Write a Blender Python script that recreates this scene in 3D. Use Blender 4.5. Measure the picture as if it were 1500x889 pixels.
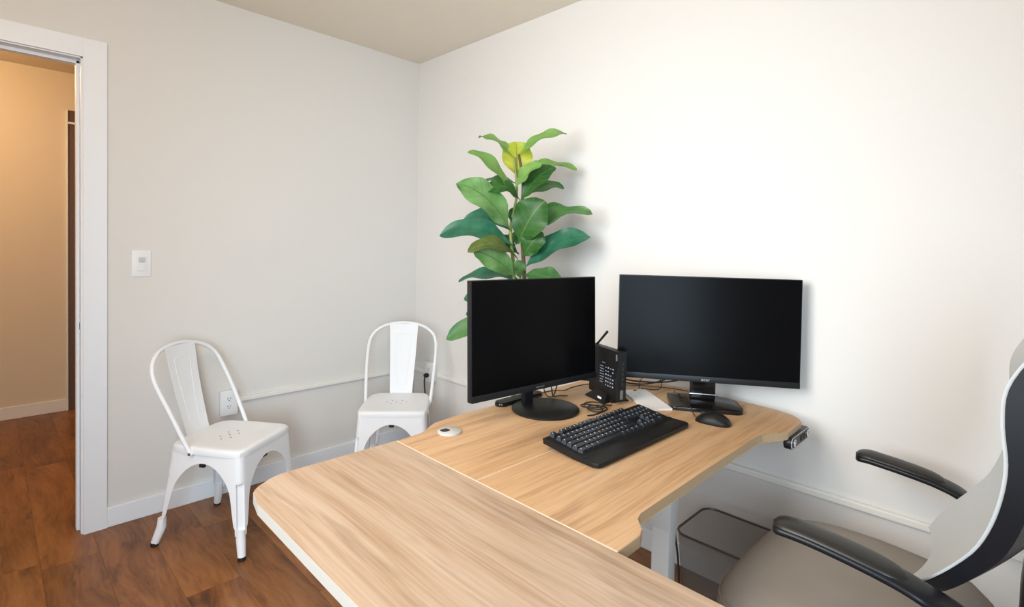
import bpy, bmesh, math, random
from mathutils import Vector, Matrix
random.seed(7)
PI = math.pi
scene = bpy.context.scene
COL = scene.collection
for _o in list(bpy.data.objects):
    bpy.data.objects.remove(_o)

# ------------------------------------------------------------------ camera
# Corner of the two visible walls is the origin; wall_left is x=0, wall_right is y=0, metres, z up.
cam_d = bpy.data.cameras.new('camera')
cam = bpy.data.objects.new('camera', cam_d)
COL.objects.link(cam)
YAW, PITCH, ROLL = 0.7828, -0.0261, 0.0208
FPX, CX, CY = 767.57, 750.9, 379.46
fw = Vector((-math.sin(YAW) * math.cos(PITCH), math.cos(YAW) * math.cos(PITCH), math.sin(PITCH)))
rt = Vector((math.cos(YAW), math.sin(YAW), 0))
up = rt.cross(fw)
r2 = rt * math.cos(ROLL) + up * math.sin(ROLL)
u2 = -rt * math.sin(ROLL) + up * math.cos(ROLL)
m = Matrix((r2, u2, -fw)).transposed().to_4x4()
m.translation = Vector((2.8599, -1.9833, 1.278))
cam.matrix_world = m
cam_d.sensor_fit = 'HORIZONTAL'
cam_d.sensor_width = 36
cam_d.lens = FPX / 1500 * 36
cam_d.shift_x = (750 - CX) / 1500
cam_d.shift_y = (CY - 444.5) / 1500
cam_d.clip_start = 0.02
scene.camera = cam

# ------------------------------------------------------------------ light and exposure
vs = scene.view_settings
vs.view_transform = 'Standard'
vs.look = 'None'
vs.gamma = 1
vs.use_curve_mapping = False
vs.exposure = 0.0
world = bpy.data.worlds.new('world')
scene.world = world
world.use_nodes = True
bg = world.node_tree.nodes['Background']
bg.inputs[0].default_value = (0.80, 0.88, 1.0, 1)
bg.inputs[1].default_value = 1.0


def area(name, loc, target, sx, sy, power, col, spread=180):
    d = bpy.data.lights.new(name, 'AREA')
    d.shape = 'RECTANGLE'
    d.size, d.size_y = sx, sy
    d.energy = power
    d.color = col
    d.spread = math.radians(spread)
    o = bpy.data.objects.new(name, d)
    COL.objects.link(o)
    o.location = loc
    o.rotation_euler = (Vector(target) - Vector(loc)).to_track_quat('-Z', 'Y').to_euler()
    return o


# lights added as daylight from the invented unseen_window_1 and the tall unseen_window_2, both in the wall that faces wall_right
area('added_daylight_1', (1.85, -2.72, 1.68), (1.95, 0, 1.05), 1.2, 1.25, 26, (0.90, 0.965, 1.0), 115)
area('added_daylight_2', (3.55, -2.72, 1.20), (0.2, -1.0, 0.55), 1.05, 1.6, 36, (0.66, 0.85, 1.0), 120)


# ------------------------------------------------------------------ materials
def mat(name, col, rough=0.5, metal=0.0, spec=0.5, coat=0.0):
    mm = bpy.data.materials.new(name)
    mm.use_nodes = True
    b = mm.node_tree.nodes['Principled BSDF']
    b.inputs['Base Color'].default_value = (*col, 1)
    b.inputs['Roughness'].default_value = rough
    b.inputs['Metallic'].default_value = metal
    b.inputs['Specular IOR Level'].default_value = spec
    b.inputs['Coat Weight'].default_value = coat
    return mm


def nodes(mm):
    nt = mm.node_tree
    return nt, nt.nodes, nt.links, nt.nodes['Principled BSDF']


def add_bump(mm, scale, strength, dist=0.002, detail=4, coord='Object'):
    nt, N, Lk, b = nodes(mm)
    tc = N.new('ShaderNodeTexCoord')
    nz = N.new('ShaderNodeTexNoise')
    nz.inputs['Scale'].default_value = scale
    nz.inputs['Detail'].default_value = detail
    bp = N.new('ShaderNodeBump')
    bp.inputs['Strength'].default_value = strength
    bp.inputs['Distance'].default_value = dist
    Lk.new(tc.outputs[coord], nz.inputs['Vector'])
    Lk.new(nz.outputs['Fac'], bp.inputs['Height'])
    Lk.new(bp.outputs['Normal'], b.inputs['Normal'])
    return nz


def wood(name, ramp, along='X', stretch=(1.2, 22, 22), scale=1.0, rough=0.45, fine=0.25, knots=False, per_object=True, bump=0.05, spec=0.4, warp=0.09, knot_col=(0.045, 0.02, 0.010), knot_lo=.61, knot_hi=.70, knot_amt=.75, knot_sc=(2.6, 8.5), tone=.15):
    mm = mat(name, (0.5, 0.35, 0.2), rough, spec=spec)
    nt, N, Lk, b = nodes(mm)
    tc = N.new('ShaderNodeTexCoord')
    oi = N.new('ShaderNodeObjectInfo')
    off = N.new('ShaderNodeVectorMath'); off.operation = 'SCALE'
    cmb = N.new('ShaderNodeCombineXYZ')
    for i, k in enumerate((37.0, 53.0, 11.0)):
        ml = N.new('ShaderNodeMath'); ml.operation = 'MULTIPLY'
        ml.inputs[1].default_value = k if per_object else 0
        Lk.new(oi.outputs['Random'], ml.inputs[0])
        Lk.new(ml.outputs[0], cmb.inputs[i])
    add = N.new('ShaderNodeVectorMath'); add.operation = 'ADD'
    Lk.new(tc.outputs['Object'], add.inputs[0])
    Lk.new(cmb.outputs[0], add.inputs[1])
    sx = stretch if along == 'X' else (stretch[1], stretch[0], stretch[2])
    # slow warp so that the grain wanders
    wn = N.new('ShaderNodeTexNoise'); wn.inputs['Scale'].default_value = 2.2; wn.inputs['Detail'].default_value = 2
    Lk.new(add.outputs[0], wn.inputs['Vector'])
    wsub = N.new('ShaderNodeVectorMath'); wsub.operation = 'SUBTRACT'; wsub.inputs[1].default_value = (.5, .5, .5)
    Lk.new(wn.outputs['Color'], wsub.inputs[0])
    wsc = N.new('ShaderNodeVectorMath'); wsc.operation = 'SCALE'; wsc.inputs['Scale'].default_value = warp
    Lk.new(wsub.outputs[0], wsc.inputs[0])
    a2 = N.new('ShaderNodeVectorMath'); a2.operation = 'ADD'
    Lk.new(add.outputs[0], a2.inputs[0]); Lk.new(wsc.outputs[0], a2.inputs[1])
    mp = N.new('ShaderNodeMapping'); mp.inputs['Scale'].default_value = sx
    Lk.new(a2.outputs[0], mp.inputs['Vector'])
    n1 = N.new('ShaderNodeTexNoise'); n1.inputs['Scale'].default_value = scale; n1.inputs['Detail'].default_value = 6
    n1.inputs['Roughness'].default_value = 0.6
    Lk.new(mp.outputs[0], n1.inputs['Vector'])
    mp2 = N.new('ShaderNodeMapping'); mp2.inputs['Scale'].default_value = tuple(q * (6 if q > 5 else 3) for q in sx)
    Lk.new(a2.outputs[0], mp2.inputs['Vector'])
    n2 = N.new('ShaderNodeTexNoise'); n2.inputs['Scale'].default_value = scale; n2.inputs['Detail'].default_value = 3
    Lk.new(mp2.outputs[0], n2.inputs['Vector'])
    mx = N.new('ShaderNodeMix'); mx.data_type = 'FLOAT'; mx.inputs[0].default_value = fine
    Lk.new(n1.outputs['Fac'], mx.inputs[2]); Lk.new(n2.outputs['Fac'], mx.inputs[3])
    cr = N.new('ShaderNodeValToRGB')
    els = cr.color_ramp.elements
    els[0].position, els[0].color = ramp[0][0], (*ramp[0][1], 1)
    els[1].position, els[1].color = ramp[-1][0], (*ramp[-1][1], 1)
    for p, c in ramp[1:-1]:
        e = els.new(p); e.color = (*c, 1)
    Lk.new(mx.outputs[0], cr.inputs['Fac'])
    last = cr.outputs['Color']
    if knots:
        # dark knots and cracks, stretched along the plank
        mpk = N.new('ShaderNodeMapping'); mpk.inputs['Scale'].default_value = (knot_sc[0], knot_sc[1], 1) if along == 'X' else (knot_sc[1], knot_sc[0], 1)
        Lk.new(a2.outputs[0], mpk.inputs['Vector'])
        vk = N.new('ShaderNodeTexNoise'); vk.inputs['Scale'].default_value = 1.3; vk.inputs['Detail'].default_value = 3
        vk.inputs['Roughness'].default_value = .65
        Lk.new(mpk.outputs[0], vk.inputs['Vector'])
        kr = N.new('ShaderNodeValToRGB')
        kr.color_ramp.elements[0].position = knot_lo; kr.color_ramp.elements[0].color = (0, 0, 0, 1)
        kr.color_ramp.elements[1].position = knot_hi; kr.color_ramp.elements[1].color = (1, 1, 1, 1)
        Lk.new(vk.outputs['Fac'], kr.inputs['Fac'])
        km = N.new('ShaderNodeMix'); km.data_type = 'RGBA'; km.blend_type = 'MIX'
        km.inputs[7].default_value = (*knot_col, 1)
        kf = N.new('ShaderNodeMath'); kf.operation = 'MULTIPLY'; kf.inputs[1].default_value = knot_amt
        Lk.new(kr.outputs[0], kf.inputs[0]); Lk.new(kf.outputs[0], km.inputs[0])
        Lk.new(last, km.inputs[6])
        # per-plank tone
        hs = N.new('ShaderNodeHueSaturation')
        mr = N.new('ShaderNodeMapRange'); mr.inputs['To Min'].default_value = 1 - tone; mr.inputs['To Max'].default_value = 1 + tone
        Lk.new(oi.outputs['Random'], mr.inputs['Value']); Lk.new(mr.outputs[0], hs.inputs['Value'])
        Lk.new(km.outputs[2], hs.inputs['Color'])
        last = hs.outputs[0]
    Lk.new(last, b.inputs['Base Color'])
    bp = N.new('ShaderNodeBump'); bp.inputs['Strength'].default_value = bump; bp.inputs['Distance'].default_value = 0.002
    Lk.new(mx.outputs[0], bp.inputs['Height']); Lk.new(bp.outputs[0], b.inputs['Normal'])
    return mm


M = {}
M['wall'] = mat('wall_paint', (0.73, 0.71, 0.68), 0.85, spec=0.2); add_bump(M['wall'], 260, 0.10, 0.001)
M['ceil'] = mat('ceiling_paint', (0.82, 0.745, 0.635), 0.9, spec=0.15); add_bump(M['ceil'], 180, 0.12, 0.001)
M['hallwall'] = mat('hall_wall_paint', (0.68, 0.58, 0.45), 0.85, spec=0.2); add_bump(M['hallwall'], 260, 0.10, 0.001)
M['trim'] = mat('trim_paint', (0.83, 0.855, 0.895), 0.4)
M['race'] = mat('raceway_paint', (0.82, 0.80, 0.75), 0.5)
M['plastic_w'] = mat('white_plastic', (0.82, 0.82, 0.83), 0.35)
M['plastic_g'] = mat('grey_plastic', (0.55, 0.55, 0.58), 0.35)
M['dark'] = mat('dark_slot', (0.02, 0.02, 0.02), 0.6)
M['floor'] = wood('floor_wood', [(0.28, (0.055, 0.018, 0.006)), (0.42, (0.168, 0.062, 0.018)), (0.56, (0.265, 0.106, 0.032)), (0.74, (0.35, 0.162, 0.058))],
                  'X', (1.9, 13, 13), 1.0, rough=0.38, fine=0.33, knots=True, bump=0.08, warp=0.16)
M['subfloor'] = mat('subfloor', (0.09, 0.04, 0.018), 0.8)
oak_ramp = [(0.28, (0.26, 0.145, 0.075)), (0.40, (0.375, 0.23, 0.13)), (0.52, (0.455, 0.305, 0.190)), (0.72, (0.53, 0.385, 0.265))]
M['oakX'] = wood('oak_laminate_x', [(p, (c[0] * .97, c[1] * 1.03, c[2] * 1.14)) for p, c in oak_ramp], 'X', (1.1, 26, 26), 1.0, rough=0.42, fine=0.42, bump=0.03, warp=0.032, knots=True, knot_col=(0.20, 0.125, 0.075), knot_lo=.57, knot_hi=.80, knot_amt=.75, knot_sc=(1.6, 16), tone=.02)  # cool glare on the return board is mixed into its oak colour
M['oakY'] = wood('oak_laminate_y', [(p, (c[0] * 1.22, c[1] * 1.13, c[2] * .97)) for p, c in oak_ramp], 'Y', (1.1, 26, 26), 1.0, rough=0.42, fine=0.42, bump=0.03, warp=0.032, knots=True, knot_col=(0.20, 0.125, 0.075), knot_lo=.57, knot_hi=.80, knot_amt=.75, knot_sc=(1.6, 16), tone=.02)
M['edge'] = mat('edge_band', (0.46, 0.33, 0.19), 0.5); add_bump(M['edge'], 90, .05)
M['edgew'] = mat('edge_band_pale', (0.40, 0.38, 0.345), 0.45)
M['seam'] = mat('seam_line', (0.72, 0.55, 0.39), 0.5)
M['legw'] = mat('powder_coat_white', (0.70, 0.70, 0.68), 0.45)
M['chairw'] = mat('white_enamel', (0.82, 0.83, 0.85), 0.45, spec=0.32); add_bump(M['chairw'], 500, .02)
M['rubber'] = mat('black_rubber', (0.012, 0.012, 0.012), 0.6)
M['black'] = mat('black_plastic', (0.010, 0.0095, 0.009), 0.42, spec=0.22); add_bump(M['black'], 900, .04, .0005)
M['blackg'] = mat('black_gloss', (0.008, 0.007, 0.007), 0.12)
M['screen'] = mat('screen_panel', (0.003, 0.003, 0.0035), 0.22, spec=0.06)
M['bezel'] = mat('bezel', (0.010, 0.011, 0.013), 0.38, spec=0.3)
M['logo'] = mat('logo_silver', (0.36, 0.36, 0.37), 0.35, 0.4)
M['print'] = mat('white_print', (0.34, 0.38, 0.46), 0.5)
M['chrome'] = mat('chrome', (0.75, 0.75, 0.77), 0.15, 1.0)
M['key'] = mat('keycap', (0.016, 0.017, 0.020), 0.33)
M['legend'] = mat('key_legend', (0.70, 0.73, 0.78), 0.5)
M['keyside_lit'] = mat('keycap_lit_side', (0.035, 0.040, 0.050), 0.2)  # paler key side: the light it reflects is put into the colour
M['grommet'] = mat('grommet_grey', (0.47, 0.46, 0.435), 0.35)
M['badge'] = mat('badge_grey', (0.16, 0.15, 0.14), 0.4)
M['paper'] = mat('paper', (0.80, 0.78, 0.76), 0.7)
M['seatfab'] = mat('seat_fabric', (0.30, 0.265, 0.23), 0.8, spec=0.2); add_bump(M['seatfab'], 700, .15, .001)
M['meshfab'] = mat('back_mesh_grey', (0.52, 0.54, 0.545), 0.8, spec=0.2); add_bump(M['meshfab'], 900, .35, .001)
M['armpad'] = mat('arm_pad', (0.018, 0.017, 0.015), 0.36, spec=0.4)
M['armbase'] = mat('arm_base', (0.008, 0.009, 0.012), 0.34, spec=0.3)
M['stemg'] = mat('stem_green', (0.21, 0.24, 0.06), 0.55)
M['stemb'] = mat('stem_brown', (0.11, 0.06, 0.03), 0.7); add_bump(M['stemb'], 80, .5)
M['pot'] = mat('pot_glaze', (0.08, 0.08, 0.085), 0.4)
M['soil'] = mat('soil', (0.03, 0.02, 0.013), 0.95); add_bump(M['soil'], 60, 1, .01)
M['brown'] = mat('dark_brown_door', (0.12, 0.06, 0.03), 0.5)
M['hallbase'] = mat('hall_trim', (0.78, 0.74, 0.68), 0.5)
M['lamp'] = mat('lamp_glow', (1, 0.8, 0.55), 0.5)
_b = nodes(M['lamp'])[3]
_b.inputs['Emission Color'].default_value = (1.0, 0.72, 0.40, 1)
_b.inputs['Emission Strength'].default_value = 6
M['binrim'] = mat('bin_rim', (0.11, 0.105, 0.10), 0.35, 0.7)
# wire mesh too fine to see single wires: see-through metal
M['binmesh'] = mat('bin_wire_mesh', (0.17, 0.155, 0.14), 0.5, 0.2)
nt, N, Lk, b = nodes(M['binmesh'])
tr = N.new('ShaderNodeBsdfTransparent'); ms = N.new('ShaderNodeMixShader')
ms.inputs[0].default_value = 0.45
Lk.new(tr.outputs[0], ms.inputs[1]); Lk.new(b.outputs[0], ms.inputs[2])
Lk.new(ms.outputs[0], N['Material Output'].inputs['Surface'])
M['glass'] = mat('window_glass', (0.9, 0.95, 1.0), 0.05)
nt, N, Lk, b = nodes(M['glass'])
tr = N.new('ShaderNodeBsdfTransparent'); ms = N.new('ShaderNodeMixShader'); ms.inputs[0].default_value = 0.1
Lk.new(tr.outputs[0], ms.inputs[1]); Lk.new(b.outputs[0], ms.inputs[2])
Lk.new(ms.outputs[0], N['Material Output'].inputs['Surface'])


def leaf_mat(name, c1, c2, vein, transl=0.25, rough=0.42):
    mm = mat(name, c1, rough, spec=0.4)
    nt, N, Lk, b = nodes(mm)
    uv = N.new('ShaderNodeUVMap')
    sp = N.new('ShaderNodeSeparateXYZ'); Lk.new(uv.outputs[0], sp.inputs[0])
    tc = N.new('ShaderNodeTexCoord')
    nz = N.new('ShaderNodeTexNoise'); nz.inputs['Scale'].default_value = 14; nz.inputs['Detail'].default_value = 3
    Lk.new(tc.outputs['Object'], nz.inputs['Vector'])
    m1 = N.new('ShaderNodeMix'); m1.data_type = 'RGBA'
    m1.inputs[6].default_value = (*c1, 1); m1.inputs[7].default_value = (*c2, 1)
    mr0 = N.new('ShaderNodeMapRange'); mr0.inputs[1].default_value = .35; mr0.inputs[2].default_value = .65
    Lk.new(nz.outputs['Fac'], mr0.inputs[0]); Lk.new(mr0.outputs[0], m1.inputs[0])

    def mth(op, a, bb=None):
        q = N.new('ShaderNodeMath'); q.operation = op
        for i, v in enumerate((a, bb)):
            if v is None:
                continue
            if isinstance(v, (int, float)):
                q.inputs[i].default_value = v
            else:
                Lk.new(v, q.inputs[i])
        return q.outputs[0]
    dv = mth('ABSOLUTE', mth('SUBTRACT', sp.outputs[1], 0.5))
    mid = mth('LESS_THAN', dv, 0.022)
    ph = mth('FRACT', mth('MULTIPLY', mth('SUBTRACT', sp.outputs[0], mth('MULTIPLY', dv, 0.42)), 7.0))
    side = mth('LESS_THAN', ph, 0.075)
    vf = mth('MAXIMUM', mid, mth('MULTIPLY', side, 0.55))
    m2 = N.new('ShaderNodeMix'); m2.data_type = 'RGBA'; m2.inputs[7].default_value = (*vein, 1)
    Lk.new(m1.outputs[2], m2.inputs[6]); Lk.new(mth('MULTIPLY', vf, 0.75), m2.inputs[0])
    Lk.new(m2.outputs[2], b.inputs['Base Color'])
    bp = N.new('ShaderNodeBump'); bp.inputs['Strength'].default_value = 0.35; bp.inputs['Distance'].default_value = .003
    Lk.new(mth('ADD', vf, mth('MULTIPLY', nz.outputs['Fac'], 1.5)), bp.inputs['Height']); Lk.new(bp.outputs[0], b.inputs['Normal'])
    tl = N.new('ShaderNodeBsdfTranslucent'); Lk.new(m2.outputs[2], tl.inputs['Color'])
    mx = N.new('ShaderNodeMixShader'); mx.inputs[0].default_value = transl
    Lk.new(b.outputs[0], mx.inputs[1]); Lk.new(tl.outputs[0], mx.inputs[2])
    Lk.new(mx.outputs[0], N['Material Output'].inputs['Surface'])
    return mm


M['leaf_y'] = leaf_mat('leaf_young', (0.19, 0.40, 0.085), (0.27, 0.48, 0.13), (0.36, 0.52, 0.18), .3)
M['leaf_n'] = leaf_mat('leaf_newest', (0.50, 0.58, 0.05), (0.60, 0.62, 0.08), (0.22, 0.36, 0.04), .35)
M['leaf_u'] = leaf_mat('leaf_mid_pale', (0.13, 0.32, 0.085), (0.24, 0.42, 0.16), (0.10, 0.20, 0.04), .25)
M['leaf_m'] = leaf_mat('leaf_mid', (0.060, 0.19, 0.050), (0.12, 0.27, 0.09), (0.16, 0.30, 0.08), .2)
M['leaf_d'] = leaf_mat('leaf_dark', (0.020, 0.090, 0.016), (0.045, 0.145, 0.030), (0.11, 0.24, 0.05), .15)
M['leaf_t'] = leaf_mat('leaf_bluegreen', (0.018, 0.115, 0.062), (0.050, 0.20, 0.115), (0.035, 0.14, 0.075), .15, .36)
M['leaf_o'] = leaf_mat('leaf_olive', (0.085, 0.110, 0.022), (0.14, 0.20, 0.05), (0.22, 0.30, 0.08), .2)


# ------------------------------------------------------------------ mesh helpers
def link(o, parent=None):
    COL.objects.link(o)
    if parent is not None:
        o.parent = parent
    return o


def obj(name, bm, material, parent=None, smooth=False, loc=(0, 0, 0), rot=(0, 0, 0), angle=40):
    me = bpy.data.meshes.new(name)
    bmesh.ops.recalc_face_normals(bm, faces=bm.faces)
    bm.to_mesh(me)
    bm.free()
    if isinstance(material, (list, tuple)):
        for q in material:
            me.materials.append(M[q])
    else:
        me.materials.append(M[material])
    if smooth:
        for p in me.polygons:
            p.use_smooth = True
        try:
            me.set_sharp_from_angle(angle=math.radians(angle))
        except Exception:
            pass
    o = bpy.data.objects.new(name, me)
    o.location = loc
    o.rotation_euler = rot
    return link(o, parent)


def dup(src, parent, loc=None, rot=None):
    c = src.copy()
    COL.objects.link(c)
    c.parent = parent
    if loc is not None:
        c.location = loc
    if rot is not None:
        c.rotation_euler = rot
    return c


def thing(name, label, cat, loc=(0, 0, 0), rz=0, group=None):
    o = bpy.data.objects.new(name, None)
    o.empty_display_size = 0.05
    o.location = loc
    o.rotation_euler = (0, 0, rz)
    return tag(link(o), label, cat, group)


def tag(o, label, cat, group=None):
    o['label'] = label
    o['category'] = cat
    if group:
        o['group'] = group
    return o


def struct(o, label=None, cat=None):
    o['kind'] = 'structure'
    if label:
        o['label'] = label
    if cat:
        o['category'] = cat
    return o


def box(bm, a, b, bev=0.0, seg=2, mi=0):
    r = bmesh.ops.create_cube(bm, size=1.0)
    vsx = r['verts']
    for v in vsx:
        v.co = Vector(((a[0] + b[0]) / 2 + v.co.x * (b[0] - a[0]), (a[1] + b[1]) / 2 + v.co.y * (b[1] - a[1]), (a[2] + b[2]) / 2 + v.co.z * (b[2] - a[2])))
    fs = set(f for v in vsx for f in v.link_faces)
    for f in fs:
        f.material_index = mi
    if bev > 0:
        es = list(set(e for v in vsx for e in v.link_edges))
        bmesh.ops.bevel(bm, geom=es, offset=bev, segments=seg, profile=0.6, affect='EDGES')
    return bm


def nb(*boxes, bev=0.0, seg=2):
    bm = bmesh.new()
    for a, b in boxes:
        box(bm, a, b, bev, seg)
    return bm


def prism(poly, z0, z1, bev=0.0, seg=2, bm=None, mi=0, mi_side=None):
    bm = bm or bmesh.new()
    lo = [bm.verts.new((x, y, z0)) for x, y in poly]
    hi = [bm.verts.new((x, y, z1)) for x, y in poly]
    n = len(poly)
    fs = [bm.faces.new(hi), bm.faces.new(lo[::-1])]
    for f in fs:
        f.material_index = mi
    for i in range(n):
        f = bm.faces.new((lo[i], lo[(i + 1) % n], hi[(i + 1) % n], hi[i]))
        f.material_index = mi if mi_side is None else mi_side
    if bev > 0:
        es = [e for e in fs[0].edges] + [e for e in fs[1].edges]
        bmesh.ops.bevel(bm, geom=es, offset=bev, segments=seg, profile=0.6, affect='EDGES')
    return bm


def spline(pts, n=8):
    P = [Vector(p) for p in pts]
    if len(P) < 3:
        return P
    out = []
    for i in range(len(P) - 1):
        p0 = P[i - 1] if i > 0 else P[i] * 2 - P[i + 1]
        p1, p2 = P[i], P[i + 1]
        p3 = P[i + 2] if i + 2 < len(P) else P[i + 1] * 2 - P[i]
        for k in range(n):
            t = k / n
            out.append(0.5 * ((2 * p1) + (-p0 + p2) * t + (2 * p0 - 5 * p1 + 4 * p2 - p3) * t * t + (-p0 + 3 * p1 - 3 * p2 + p3) * t ** 3))
    out.append(P[-1])
    return out


def tube(path, r, seg=8, bm=None, cap=True, flat=1.0):
    bm = bm or bmesh.new()
    P = [Vector(p) for p in path]
    R = r if isinstance(r, (list, tuple)) else [r] * len(P)
    T = [(P[min(i + 1, len(P) - 1)] - P[max(i - 1, 0)]).normalized() for i in range(len(P))]
    ref = Vector((0, 0, 1)) if abs(T[0].z) < 0.9 else Vector((1, 0, 0))
    nrm = (ref - T[0] * ref.dot(T[0])).normalized()
    rings = []
    for p, t, rr in zip(P, T, R):
        nrm = (nrm - t * nrm.dot(t)).normalized()
        bi = t.cross(nrm)
        rings.append([bm.verts.new(p + (nrm * math.cos(2 * PI * k / seg) * flat + bi * math.sin(2 * PI * k / seg)) * rr) for k in range(seg)])
    for a, b2 in zip(rings, rings[1:]):
        for k in range(seg):
            bm.faces.new((a[k], a[(k + 1) % seg], b2[(k + 1) % seg], b2[k]))
    if cap:
        bm.faces.new(rings[0][::-1])
        bm.faces.new(rings[-1])
    return bm


def lathe(prof, seg=32, bm=None, sx=1.0, sy=1.0, at=(0, 0, 0)):
    bm = bm or bmesh.new()
    rings = []
    for r, z in prof:
        if r < 1e-6:
            rings.append([bm.verts.new((at[0], at[1], at[2] + z))])
        else:
            rings.append([bm.verts.new((at[0] + r * sx * math.cos(2 * PI * k / seg), at[1] + r * sy * math.sin(2 * PI * k / seg), at[2] + z)) for k in range(seg)])
    for a, b2 in zip(rings, rings[1:]):
        for k in range(seg):
            k2 = (k + 1) % seg
            if len(a) == 1 and len(b2) == 1:
                continue
            if len(a) == 1:
                bm.faces.new((a[0], b2[k2], b2[k]))
            elif len(b2) == 1:
                bm.faces.new((a[k], a[k2], b2[0]))
            else:
                bm.faces.new((a[k], a[k2], b2[k2], b2[k]))
    return bm


def grid(fn, nu, nv, bm=None, closed_u=False):
    bm = bm or bmesh.new()
    V = [[bm.verts.new(fn(i / nu, j / nv)) for j in range(nv + 1)] for i in range(nu + (0 if closed_u else 1))]
    n = len(V)
    for i in range(nu):
        for j in range(nv):
            bm.faces.new((V[i][j], V[(i + 1) % n][j], V[(i + 1) % n][j + 1], V[i][j + 1]))
    return bm


def solidify(o, t, offset=-1.0):
    b_ = bmesh.new()
    b_.from_mesh(o.data)
    for e in b_.edges:
        if e.is_boundary:
            e.smooth = False
    b_.to_mesh(o.data)
    b_.free()
    md = o.modifiers.new('solidify', 'SOLIDIFY')
    md.thickness = t
    md.offset = offset
    return o


def subsurf(o, lv=2):
    md = o.modifiers.new('subdivision', 'SUBSURF')
    md.levels = md.render_levels = lv
    return o


def rrect(x0, x1, y0, y1, r, n=6):
    out = []
    for cx, cy, a0 in ((x1 - r, y1 - r, 0), (x0 + r, y1 - r, 90), (x0 + r, y0 + r, 180), (x1 - r, y0 + r, 270)):
        for k in range(n + 1):
            a = math.radians(a0 + 90 * k / n)
            out.append((cx + r * math.cos(a), cy + r * math.sin(a)))
    return out


def rounded(poly, r, n=4):
    """round the corners of a polygon"""
    out = []
    m_ = len(poly)
    for i in range(m_):
        p = Vector(poly[i]); a = Vector(poly[i - 1]); c = Vector(poly[(i + 1) % m_])
        d1 = (a - p); d2 = (c - p)
        rr = min(r, d1.length * .45, d2.length * .45)
        s = p + d1.normalized() * rr; e = p + d2.normalized() * rr
        for k in range(n + 1):
            t = k / n
            q = s * (1 - t) ** 2 + p * 2 * t * (1 - t) + e * t * t
            out.append((q.x, q.y))
    return out


def text_bm(s, size, depth=0.0004):
    cu = bpy.data.curves.new('txt', 'FONT')
    cu.body = s
    cu.size = size
    cu.extrude = depth
    cu.align_x = 'CENTER'
    cu.align_y = 'CENTER'
    o = bpy.data.objects.new('txt', cu)
    COL.objects.link(o)
    dg = bpy.context.evaluated_depsgraph_get()
    me = bpy.data.meshes.new_from_object(o.evaluated_get(dg))
    bm = bmesh.new()
    bm.from_mesh(me)
    bpy.data.objects.remove(o)
    bpy.data.meshes.remove(me)
    return bm


# ------------------------------------------------------------------ room shell
H = 2.438
XR, YB = 4.2, -2.8            # far sides of the room, behind the camera
HX, HY0, HY1 = -2.14, -2.8, -0.55   # hallway
DY1, DY0, DZ = -1.695, -2.51, 2.031  # door opening in wall_left
WT = 0.125

fl = struct(obj('floor', nb(((HX - .1, YB - .1, -0.10), (XR + .1, 0.1, -0.006))), 'subfloor'))
pw = 0.1775
k = 0
y = -1.84 - pw * 10
while y < 0.02:
    y2 = min(y + pw, 0.0)
    if y2 > YB:
        # joints where the photo shows them, otherwise staggered
        off = {-1: 0}.get(k, (k * 0.47) % 1.22)
        xs = HX - off
        if abs(y + 1.84) < .01: xs = -0.03 + 0.245 - 1.22 * 2
        if abs(y + 1.84 + pw) < .01: xs = -1.065 - 1.22
        if abs(y - (-1.84 + pw * 4)) < .01: xs = 1.05 - 1.22 * 3
        while xs < XR:
            x0, x1 = max(xs, HX), min(xs + 1.22, XR)
            keep = x1 > x0 + .02 and not (y2 < HY0 and x1 < 0)
            if keep:
                g = 0.0002
                lx, ly = x1 - x0, y2 - y
                bm = bmesh.new()
                box(bm, (-lx / 2 + g, -ly / 2 + g, -0.006), (lx / 2 - g, ly / 2 - g, 0.0), 0.0004, 1)
                obj('plank', bm, 'floor', fl, loc=((x0 + x1) / 2, (y + y2) / 2, 0))
            xs += 1.22
    y += pw
    k += 1

struct(obj('ceiling', nb(((0, YB, H), (XR, 0, H + .1))), 'ceil'))
struct(obj('wall_right', nb(((-WT, 0, 0), (XR + .1, .1, H + .1))), 'wall'))
struct(obj('wall_left', nb(((-WT, DY1, 0), (0, 0, H + .1)), ((-WT, YB - .1, 0), (0, DY0, H + .1)), ((-WT, DY0, DZ), (0, DY1, H + .1))), 'wall'))
W1 = (1.20, 2.50, 1.02, 2.32)     # unseen_window_1: x0,x1,z0,z1 in the wall at y=YB
W2 = (3.00, 4.10, .30, 2.10)     # unseen_window_2: x0,x1,z0,z1 in the same wall
struct(obj('wall_front', nb(((0, YB - .1, 0), (W1[0], YB, H + .1)), ((W1[1], YB - .1, 0), (W2[0], YB, H + .1)), ((W2[1], YB - .1, 0), (XR + .1, YB, H + .1)),
                            ((W1[0], YB - .1, 0), (W1[1], YB, W1[2])), ((W1[0], YB - .1, W1[3]), (W1[1], YB, H + .1)),
                            ((W2[0], YB - .1, 0), (W2[1], YB, W2[2])), ((W2[0], YB - .1, W2[3]), (W2[1], YB, H + .1))), 'wall'))
struct(obj('wall_back', nb(((XR, YB, 0), (XR + .1, 0, H + .1))), 'wall'))


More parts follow.
